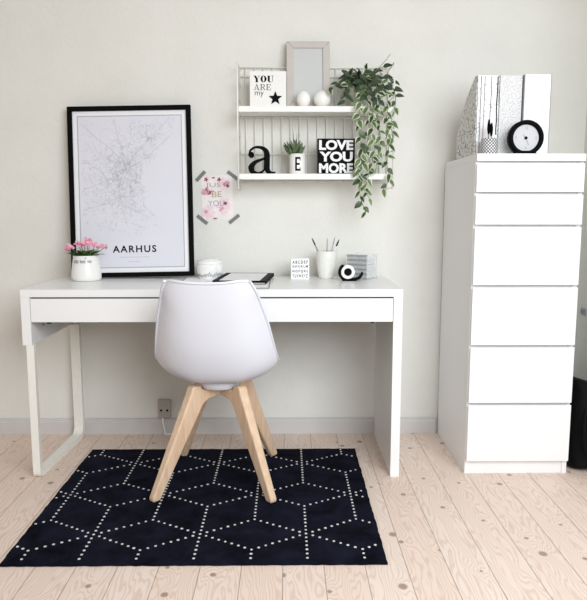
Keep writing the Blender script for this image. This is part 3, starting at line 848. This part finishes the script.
# trailing plant
tp = thing('trailing_plant', 'trailing variegated green plant spilling over right end of the shelf', 'plant', (1.277, -.100, UZ))
MB().lathe([(0, 0), (.030, 0), (.033, .003), (.040, .085), (.042, .09), (.040, .092), (.037, .08), (0, .078)], M['plasticgreen'], n=28).build('pot', tp, smooth=True)
MB().lathe([(.0, .0), (.037, .0), (.02, .006), (0, .007)], M['soil'], (0, 0, .078), 20).build('soil', tp, smooth=True)
R = random.Random(14)
vines = [   # world points of each hanging stem
    [(1.285, -.11, 1.515), (1.30, -.165, 1.53), (1.302, -.205, 1.46), (1.312, -.205, 1.36), (1.305, -.205, 1.26), (1.285, -.20, 1.17), (1.28, -.20, 1.08), (1.305, -.20, 1.005)],
    [(1.275, -.11, 1.515), (1.275, -.17, 1.525), (1.278, -.21, 1.44), (1.270, -.205, 1.35), (1.285, -.205, 1.26), (1.27, -.20, 1.18), (1.295, -.20, 1.11), (1.325, -.20, 1.05)],
    [(1.29, -.11, 1.515), (1.33, -.16, 1.54), (1.352, -.205, 1.46), (1.345, -.205, 1.38), (1.36, -.205, 1.30), (1.35, -.20, 1.22), (1.342, -.20, 1.16)],
    [(1.29, -.10, 1.515), (1.35, -.15, 1.54), (1.385, -.20, 1.46), (1.385, -.20, 1.37), (1.395, -.20, 1.29), (1.39, -.195, 1.20), (1.40, -.195, 1.14), (1.37, -.195, 1.09)],
    [(1.29, -.09, 1.515), (1.36, -.13, 1.56), (1.41, -.18, 1.50), (1.42, -.19, 1.44), (1.405, -.19, 1.37), (1.412, -.19, 1.30)],
    [(1.285, -.11, 1.515), (1.315, -.17, 1.525), (1.328, -.21, 1.44), (1.325, -.21, 1.34), (1.335, -.21, 1.25), (1.315, -.205, 1.16), (1.30, -.20, 1.09)],
    [(1.27, -.10, 1.515), (1.24, -.14, 1.535), (1.20, -.165, 1.525), (1.165, -.175, 1.505), (1.145, -.18, 1.49)],
    [(1.27, -.11, 1.515), (1.235, -.16, 1.53), (1.222, -.185, 1.48), (1.215, -.19, 1.44)],
    [(1.28, -.09, 1.515), (1.31, -.09, 1.56), (1.345, -.10, 1.585), (1.385, -.11, 1.60)],
    [(1.27, -.08, 1.515), (1.245, -.09, 1.56), (1.235, -.11, 1.575)],
    [(1.29, -.08, 1.515), (1.34, -.08, 1.545), (1.39, -.10, 1.56), (1.42, -.12, 1.54)],
    [(1.28, -.1, 1.515), (1.295, -.12, 1.565), (1.31, -.14, 1.59)],
]
ox, oy, oz = 1.277, -.100, UZ
ms = MB(); ml = MB()
for vi, pts in enumerate(vines):
    P = catmull([(a-ox, b-oy, c-oz) for a, b, c in pts], 8)
    ms.tube(P, .0014, M['stem'], 5)
    acc = 0; side = 1
    for i in range(2, len(P)):
        acc += (P[i]-P[i-1]).length
        low = P[i].z < .03
        if acc > (.019 if low else .0125):
            acc = 0; side = -side
            d = (P[min(i+1, len(P)-1)]-P[i-1]).normalized()
            a = R.uniform(-.9, .9)
            lat = Vector((side*R.uniform(.5, 1.1), -R.uniform(.1, .8), R.uniform(-.25, .5) if not low else R.uniform(-.7, .2)))
            dd = d*.45+lat
            nrm = Vector((R.uniform(-.35, .35), -1, R.uniform(.2, .9)))
            L_ = R.uniform(.030, .045); d3 = Vector((R.uniform(-1, 1), R.uniform(-.6, .1), R.uniform(-1, .3))); dd = dd+d3*.6
            if P[i].z > .02 and R.random() < .8: leaf(ml, P[i], dd, nrm, L_, L_*.56, M['leafdark'], M['leafdark'] if R.random() < .7 else M['leafmid'])
            else: leaf(ml, P[i], dd, nrm, L_*.95, L_*.62, M['leafdark'] if R.random() < .45 else M['leafmid'], M['leafpale'] if R.random() < .75 else M['leafmid'])
# dense crown
for i in range(95):
    a = R.uniform(0, 2*PI); r = R.uniform(.0, .05)
    p = Vector((r*math.cos(a)*1.35+.012, r*math.sin(a)*.7-.015, .088+R.uniform(0, .05)))
    d = Vector((math.cos(a)*1.0, math.sin(a)*.6-.25, R.uniform(-.5, .8)))
    leaf(ml, p, d, (R.uniform(-.3, .3), -.8, .7), R.uniform(.03, .046), R.uniform(.016, .024), M['leafdark'], M['leafdark'] if R.random() < .75 else M['leafmid'])
ms.tube([(.02, -.01, .09), (.07, -.02, .15), (.11, -.03, .19), (.128, -.03, .215)], .0012, M['stem'], 5)
ms.build('vine_stems', tp, smooth=True); ml.build('leaves', tp, smooth=True)

# things on the lower shelf
la = thing('letter_ornament', 'large black lowercase letter a standing on the lower shelf', 'letter', (.877, -.115, LZ))
mb = MB(); w, h = .117, .116
def stroke(pts, wd, n=8):
    P_ = catmull([(a*w-w/2, b*h, 0) for a, b in pts], n); W_ = []
    for i in range(len(P_)):
        f = i/n; j = min(int(f), len(wd)-2); t = min(1, f-j); W_.append((wd[j]+(wd[j+1]-wd[j])*t)*w)
    mb.ribbon([(p.x, p.y) for p in P_], W_, -.012, .012, M['black'])
stroke([(.05, .70), (.10, .86), (.27, .965), (.47, .955), (.62, .87), (.68, .72), (.68, .40), (.68, .22), (.74, .10), (.86, .06), (.99, .09)], [.04, .06, .07, .10, .16, .21, .21, .21, .17, .09, .03])
mb.prism(circ(.125*w-w/2, .70*h, .105*w, 20), -.012, .012, M['black'])
stroke([(.64, .58), (.45, .52), (.24, .42), (.12, .25), (.18, .09), (.36, .045), (.52, .11), (.63, .24)], [.06, .08, .13, .21, .17, .10, .06, .04])
o = mb.build('letter_body', la)

ep = thing('succulent_pot', 'white lettered cup holding a spiky green succulent on lower shelf', 'potted plant', (1.026, -.120, LZ))
MB().lathe([(0, 0), (.031, 0), (.0335, .003), (.0335, .084), (.031, .085), (.0295, .076), (0, .076)], M['ceramic'], n=32).build('pot', ep, smooth=True)
mb = MB()
E_ = [(-.011, 0, 0, 1), ]
for x0, x1, z0, z1 in ((-.010, -.003, .014, .070), (-.003, .012, .014, .022), (-.003, .009, .038, .046), (-.003, .012, .062, .070), (.009, .012, .014, .028), (.009, .012, .056, .070)):
    n = 4
    for i in range(n):
        a, b = (x0+(x1-x0)*i/n), (x0+(x1-x0)*(i+1)/n)
        ya, yb = -math.sqrt(.0341**2-a*a), -math.sqrt(.0341**2-b*b)
        mb.add([(a, ya, z0), (b, yb, z0), (b, yb, z1), (a, ya, z1)], [(0, 1, 2, 3)], M['ink'])
mb.build('printed_letter', ep)
MB().lathe([(0, 0), (.0295, 0), (.02, .004), (0, .005)], M['soil'], (0, 0, .076), 18).build('soil', ep, smooth=True)
mb = MB(); R = random.Random(31)
for i in range(64):
    a = R.uniform(0, 2*PI); s_ = R.uniform(.2, 1.15)
    b = Vector((-.010+.014*math.cos(a)*s_, .010*math.sin(a)*s_, .078))
    d = Vector((math.cos(a)*s_*.95-.12, math.sin(a)*s_*.7, R.uniform(.55, 1.15)))
    L_ = R.uniform(.034, .056); P_ = [b+d.normalized()*L_*t+Vector((0, 0, .012*t*t)) for t in (0, .35, .7, 1)]
    mb.tube(P_, [.0045, .0062, .0045, .0006], M['succ'], 6)
for dx, L_ in ((-.012, .115), (.006, .09), (.016, .088), (-.024, .07)):
    mb.tube([(-.008+dx*.3, 0, .08), (-.008+dx*.7, 0, .08+L_*.5), (-.008+dx, -.002, .08+L_)], [.003, .0022, .0005], M['succ'], 6)
mb.build('succulent_leaves', ep, smooth=True)

bs = thing('word_block', 'black square block with white capital words on the lower shelf', 'sign', (1.186, -.125, LZ))
MB().box(-.0775, .0775, -.015, .015, 0, .146, M['black']).build('block', bs, bevel=.0015)
mb = MB()
for s_, z in (('LOVE', .099), ('YOU', .052), ('MORE', .005)):
    put_text(mb, s_, .0, -.0157, z, .05, M['paper'], bold=.0022, fit=.142 if s_ != 'YOU' else .138, capz=.041)
mb.build('white_words', bs)

# ------------------------------------------------------------------ things on the chest
def mag_file(label, x, y, w, d, h, m_front, m_side, rz_):
    o = thing('magazine_file', label, 'magazine file', (x, y, CH), rz_, 'magazine files on the chest of drawers')
    t = .003
    side = [(0, 0), (d, 0), (d, h*.33), (d*.55, h*.76), (.02, h), (0, h)]
    n = len(side)
    for s_, nm in ((-1, 'side'), (1, 'side')):
        xa, xb = (-w/2, -w/2+t) if s_ < 0 else (w/2-t, w/2)
        V = [(xa, a, b) for a, b in side]+[(xb, a, b) for a, b in side]
        mb = MB().add(V, [tuple(range(n-1, -1, -1)), tuple(range(n, 2*n))]+[(i, (i+1) % n, (i+1) % n+n, i+n) for i in range(n)], m_side)
        mb.build('side_wall', o)
    mb = MB().box(-w/2+t, w/2-t, 0, t, 0, h, m_front); fr_ = mb.build('front_wall', o)
    MB().box(-w/2+t, w/2-t, d-t, d, 0, h*.33, m_side).build('back_wall', o)
    MB().box(-w/2+t, w/2-t, t, d-t, 0, t, m_side).build('base', o)
    return o, fr_
FZ = .296; FY = -.385
f1, fr1 = mag_file('magazine file with birch trunk front at the left edge of chest', 1.7365, FY, .087, .225, FZ, M['card'], M['scribble'], math.radians(3.5))
mb = MB(); R = random.Random(8)
for x, wd, z0 in ((-.040, .0018, 0), (-.027, .0022, .0), (-.013, .0018, .0), (.012, .0022, 0), (.036, .0045, .08)):
    pts = [(x+R.uniform(-.0012, .0012), z0+(FZ-.003-z0)*i/9) for i in range(10)]
    mb.ribbon(pts, wd, -.0006, -.0006, M['ink'])
    for k_ in range(7):
        z = R.uniform(.05, FZ-.03); a = R.choice((.6, 1.0, PI-.6, PI-1.0)); L_ = R.uniform(.008, .018)
        e_ = (max(-.042, min(.042, x+L_*math.cos(a))), min(FZ-.002, z+L_*math.sin(a)))
        mb.ribbon([(x, z), e_], .0010, -.0007, -.0007, M['grey'])
    for k_ in range(8):
        z = R.uniform(.01, FZ-.01); mb.ribbon([(x, z), (x+R.choice((-1, 1))*.006, z+.001)], .0012, -.0008, -.0008, M['ink'])
mb.build('birch_print', fr1)
f2, fr2 = mag_file('speckled grey magazine file standing between the other two on chest', 1.8245, FY+.004, .084, .245, FZ+.001, M['speckle'], M['speckle'], math.radians(2))
f3, fr3 = mag_file('plain white magazine file standing behind the round clock', 1.9215, FY-.006, .103, .245, FZ+.003, M['card'], M['grey'], math.radians(1))
mb = MB(); R = random.Random(4)
for k_ in range(16):
    a = R.uniform(0, 2*PI); r = R.uniform(.002, .015); x, z = .022+r*math.cos(a), .17+r*math.sin(a)*1.2
    mb.flat(circ(x, z, R.uniform(.0015, .004), 8), -.0006-.00002*k_, M['blush'])
mb.build('faint_print', fr3)

ck = thing('round_clock', 'round black rimmed table clock standing on the chest', 'clock', (1.862, -.452, CH))
RC = .0695; zc = .0655; KS = .925
Tk = Matrix.Translation((0, 0, zc)) @ Matrix.Rotation(PI/2, 4, 'X')
MB().lathe([(.052, -.018), (.052, .012), (.056, .0185), (.063, .020), (RC, .014), (RC, -.014), (.064, -.018), (.052, -.018)], M['black'], n=56, T=Tk).build('rim', ck, smooth=True)
face = MB().lathe([(0, .006), (.0535, .006), (.0535, -.016), (0, -.016)], M['clockface'], n=48, T=Tk).build('clock_face', ck)
mb = MB()
mb.prism([(-.040, -.0030), (.040, -.0030), (.044, .0), (.036, .012), (-.036, .012), (-.044, .0)], -.017, .017, M['black'], Matrix.Translation((0, 0, .0032)))
mb.build('foot', ck, bevel=.001)
yf = -.0068
for s_, x, z in (('12', .003, .036), ('3', .044, -.004), ('6', .002, -.046), ('9', -.043, -.004)):
    mb = MB(); put_text(mb, s_, x*.93, yf, zc+z*.93, .012, M['grey'], capz=.009, fit=.009 if s_ == '12' else .005)
    mb.build('numeral', face)
mb = MB()
mb.prism(circ(0, zc, .006, 16), yf-.003, yf, M['black']); mb.build('hand_hub', face)
mb = MB(); mb.ribbon([(0, zc), (-.012, zc+.012)], .002, yf-.0012, yf-.0006, M['grey']); mb.build('hour_hand', face)
mb = MB(); mb.ribbon([(0, zc), (.012, zc-.028)], .0012, yf-.0020, yf-.0014, M['grey']); mb.build('minute_hand', face)

ck.scale = (KS, KS, KS)
lc = thing('lattice_cup', 'small cup with black diamond lattice pattern beside the round clock', 'cup', (1.731, -.447, CH))
MB().lathe([(0, 0), (.028, 0), (.0295, .002), (.0295, .059), (.0275, .060), (.0265, .052), (.0265, .006), (0, .005)], M['lattice'], n=36).build('cup_body', lc, smooth=True)
g2 = 'dark brushes in the lattice cup'
for nm, dx, L_, lab in (('makeup_brush', -.004, .124, 'taller dark brush standing in the lattice patterned cup'), ('makeup_brush', .006, .112, 'shorter dark brush at right in the lattice patterned cup')):
    o = thing(nm, lab, 'brush', (1.731+dx, -.447, CH+.0065), 0, g2)
    MB().lathe([(0, 0), (.0028, .001), (.0032, L_*.55), (0, L_*.55)], M['grey'], n=10).build('handle', o, smooth=True)
    MB().lathe([(.0034, 0), (.0062, L_*.16), (.0058, L_*.28), (.003, L_*.41), (0, L_*.44)], M['ink'], (0, 0, L_*.55), 12).build('bristles', o, smooth=True)

# ------------------------------------------------------------------ socket, cable, switch, bag
so = thing('wall_socket', 'grey double wall socket above the baseboard under the desk', 'socket', (.4235, 0, .119))
MB().box(-.0285, .0285, -.022, 0, -.042, .042, M['socket']).build('housing', so, bevel=.003)
for dx in (-.014, .014):
    mb = MB(); mb.lathe([(0, 0), (.005, 0), (.005, .002), (0, .002)], M['ink'], n=14, T=Matrix.Translation((dx, -.022, -.006)) @ Matrix.Rotation(PI/2, 4, 'X'))
    mb.build('pin_hole', so)
mb = MB(); pts = catmull([(.417, -.024, .078), (.418, -.026, .055), (.423, -.028, .03), (.428, -.030, .006), (.440, -.027, .0045), (.52, -.03, .0045)], 6)
mb.tube(pts, .0042, M['white'], 8)
cb = mb.build('power_cable', smooth=True); tag(cb, 'white power cable dropping from the wall socket to the floor', 'cable')

sw = thing('light_switch', 'small grey switch plate on the right wall beside the chest', 'switch', (2.278, -.10, .575))
MB().box(-.006, 0, -.03, .03, -.015, .015, M['matgrey']).build('plate', sw, bevel=.002)
MB().box(-.009, -.006, -.02, .02, -.010, .010, M['grey']).build('rocker', sw, bevel=.001)

# slouching black bag between chest and wall
bagt = thing('black_bag', 'black fabric bag slumped on the floor between chest and right wall', 'bag', (2.163, -.33, 0))
V = []; F = []; nu, nv_ = 20, 12; R = random.Random(2)
for j in range(nv_+1):
    t = j/nv_; z = .372*t
    wx = .084*(1-.04*t-.35*max(0, t-.6)**1.2); wy = .175*(1.0-.10*t-.25*max(0, t-.6))
    for i in range(nu):
        a = 2*PI*i/nu; c_, s_ = math.cos(a), math.sin(a)
        px = wx*math.copysign(abs(c_)**.6, c_); py = wy*math.copysign(abs(s_)**.6, s_)
        wob = .006*math.sin(3*a+5*t)+.004*math.sin(7*a-9*t)
        V.append((px*(1+wob*4), py+wob, z-(.04*max(0, py/.17)+.028*max(0, px+.05)/.07)*t**3+.004*math.sin(5*a)*t))
for j in range(nv_):
    for i in range(nu):
        k_ = (i+1) % nu; F.append((j*nu+i, j*nu+k_, (j+1)*nu+k_, (j+1)*nu+i))
F += [tuple(range(nu-1, -1, -1)), tuple(range(nv_*nu, nv_*nu+nu))]
o = MB().add(V, F, M['bag']).build('bag_body', bagt, smooth=True); ss = o.modifiers.new('Sub', 'SUBSURF'); ss.levels = 1; ss.render_levels = 2
mb = MB()
mb.tube([(v.x, v.y, v.z) for v in catmull([(-.02, -.145, .27), (-.045, -.185, .20), (-.035, -.188, .10), (.0, -.187, .06), (.035, -.188, .11), (.04, -.182, .21), (.02, -.145, .27)], 6)], .006, M['bag'], 8)
mb.build('strap', bagt, smooth=True)

# ------------------------------------------------------------------ light
def area(name, loc, target, sx, sy, power, col=(1, 1, 1)):
    l = bpy.data.lights.new(name, 'AREA'); l.shape = 'RECTANGLE'; l.size = sx; l.size_y = sy; l.energy = power; l.color = col
    o = bpy.data.objects.new(name, l); COL.objects.link(o); o.location = loc
    o.rotation_euler = (Vector(target)-Vector(loc)).to_track_quat('-Z', 'Y').to_euler()
    return o
area('window_light', (1.95, -3.05, 1.7), (1.15, -.8, .4), 1.7, 1.5, 50, (.885, .945, 1)).data.spread = math.radians(140)
w = bpy.data.worlds.new('daylight'); S.world = w; w.use_nodes = True
nt = w.node_tree; bg = nt.nodes['Background']
tc = nt.nodes.new('ShaderNodeTexCoord'); sp = nt.nodes.new('ShaderNodeSeparateXYZ'); rp = nt.nodes.new('ShaderNodeValToRGB')
mr = nt.nodes.new('ShaderNodeMapRange'); mr.inputs['From Min'].default_value = -1; mr.inputs['From Max'].default_value = 1
nt.links.new(tc.outputs['Generated'], sp.inputs[0]); nt.links.new(sp.outputs['Z'], mr.inputs['Value']); nt.links.new(mr.outputs[0], rp.inputs['Fac'])
rp.color_ramp.elements[0].color = (.64, .52, .43, 1); rp.color_ramp.elements[1].color = (.97, .94, .90, 1)
nt.links.new(rp.outputs['Color'], bg.inputs['Color']); bg.inputs['Strength'].default_value = .56

S.view_settings.view_transform = 'Standard'; S.view_settings.look = 'None'; S.view_settings.exposure = 0

# ------------------------------------------------------------------ camera
cam = bpy.data.cameras.new('camera'); co = bpy.data.objects.new('camera', cam); COL.objects.link(co)
cam.sensor_fit = 'HORIZONTAL'; cam.sensor_width = 36; cam.lens = 678.85*36/587
cam.shift_y = 4/587
co.location = (.981, -3.0109, 1.0172); co.rotation_euler = (PI/2-.1388, 0, -.0098)
S.camera = co
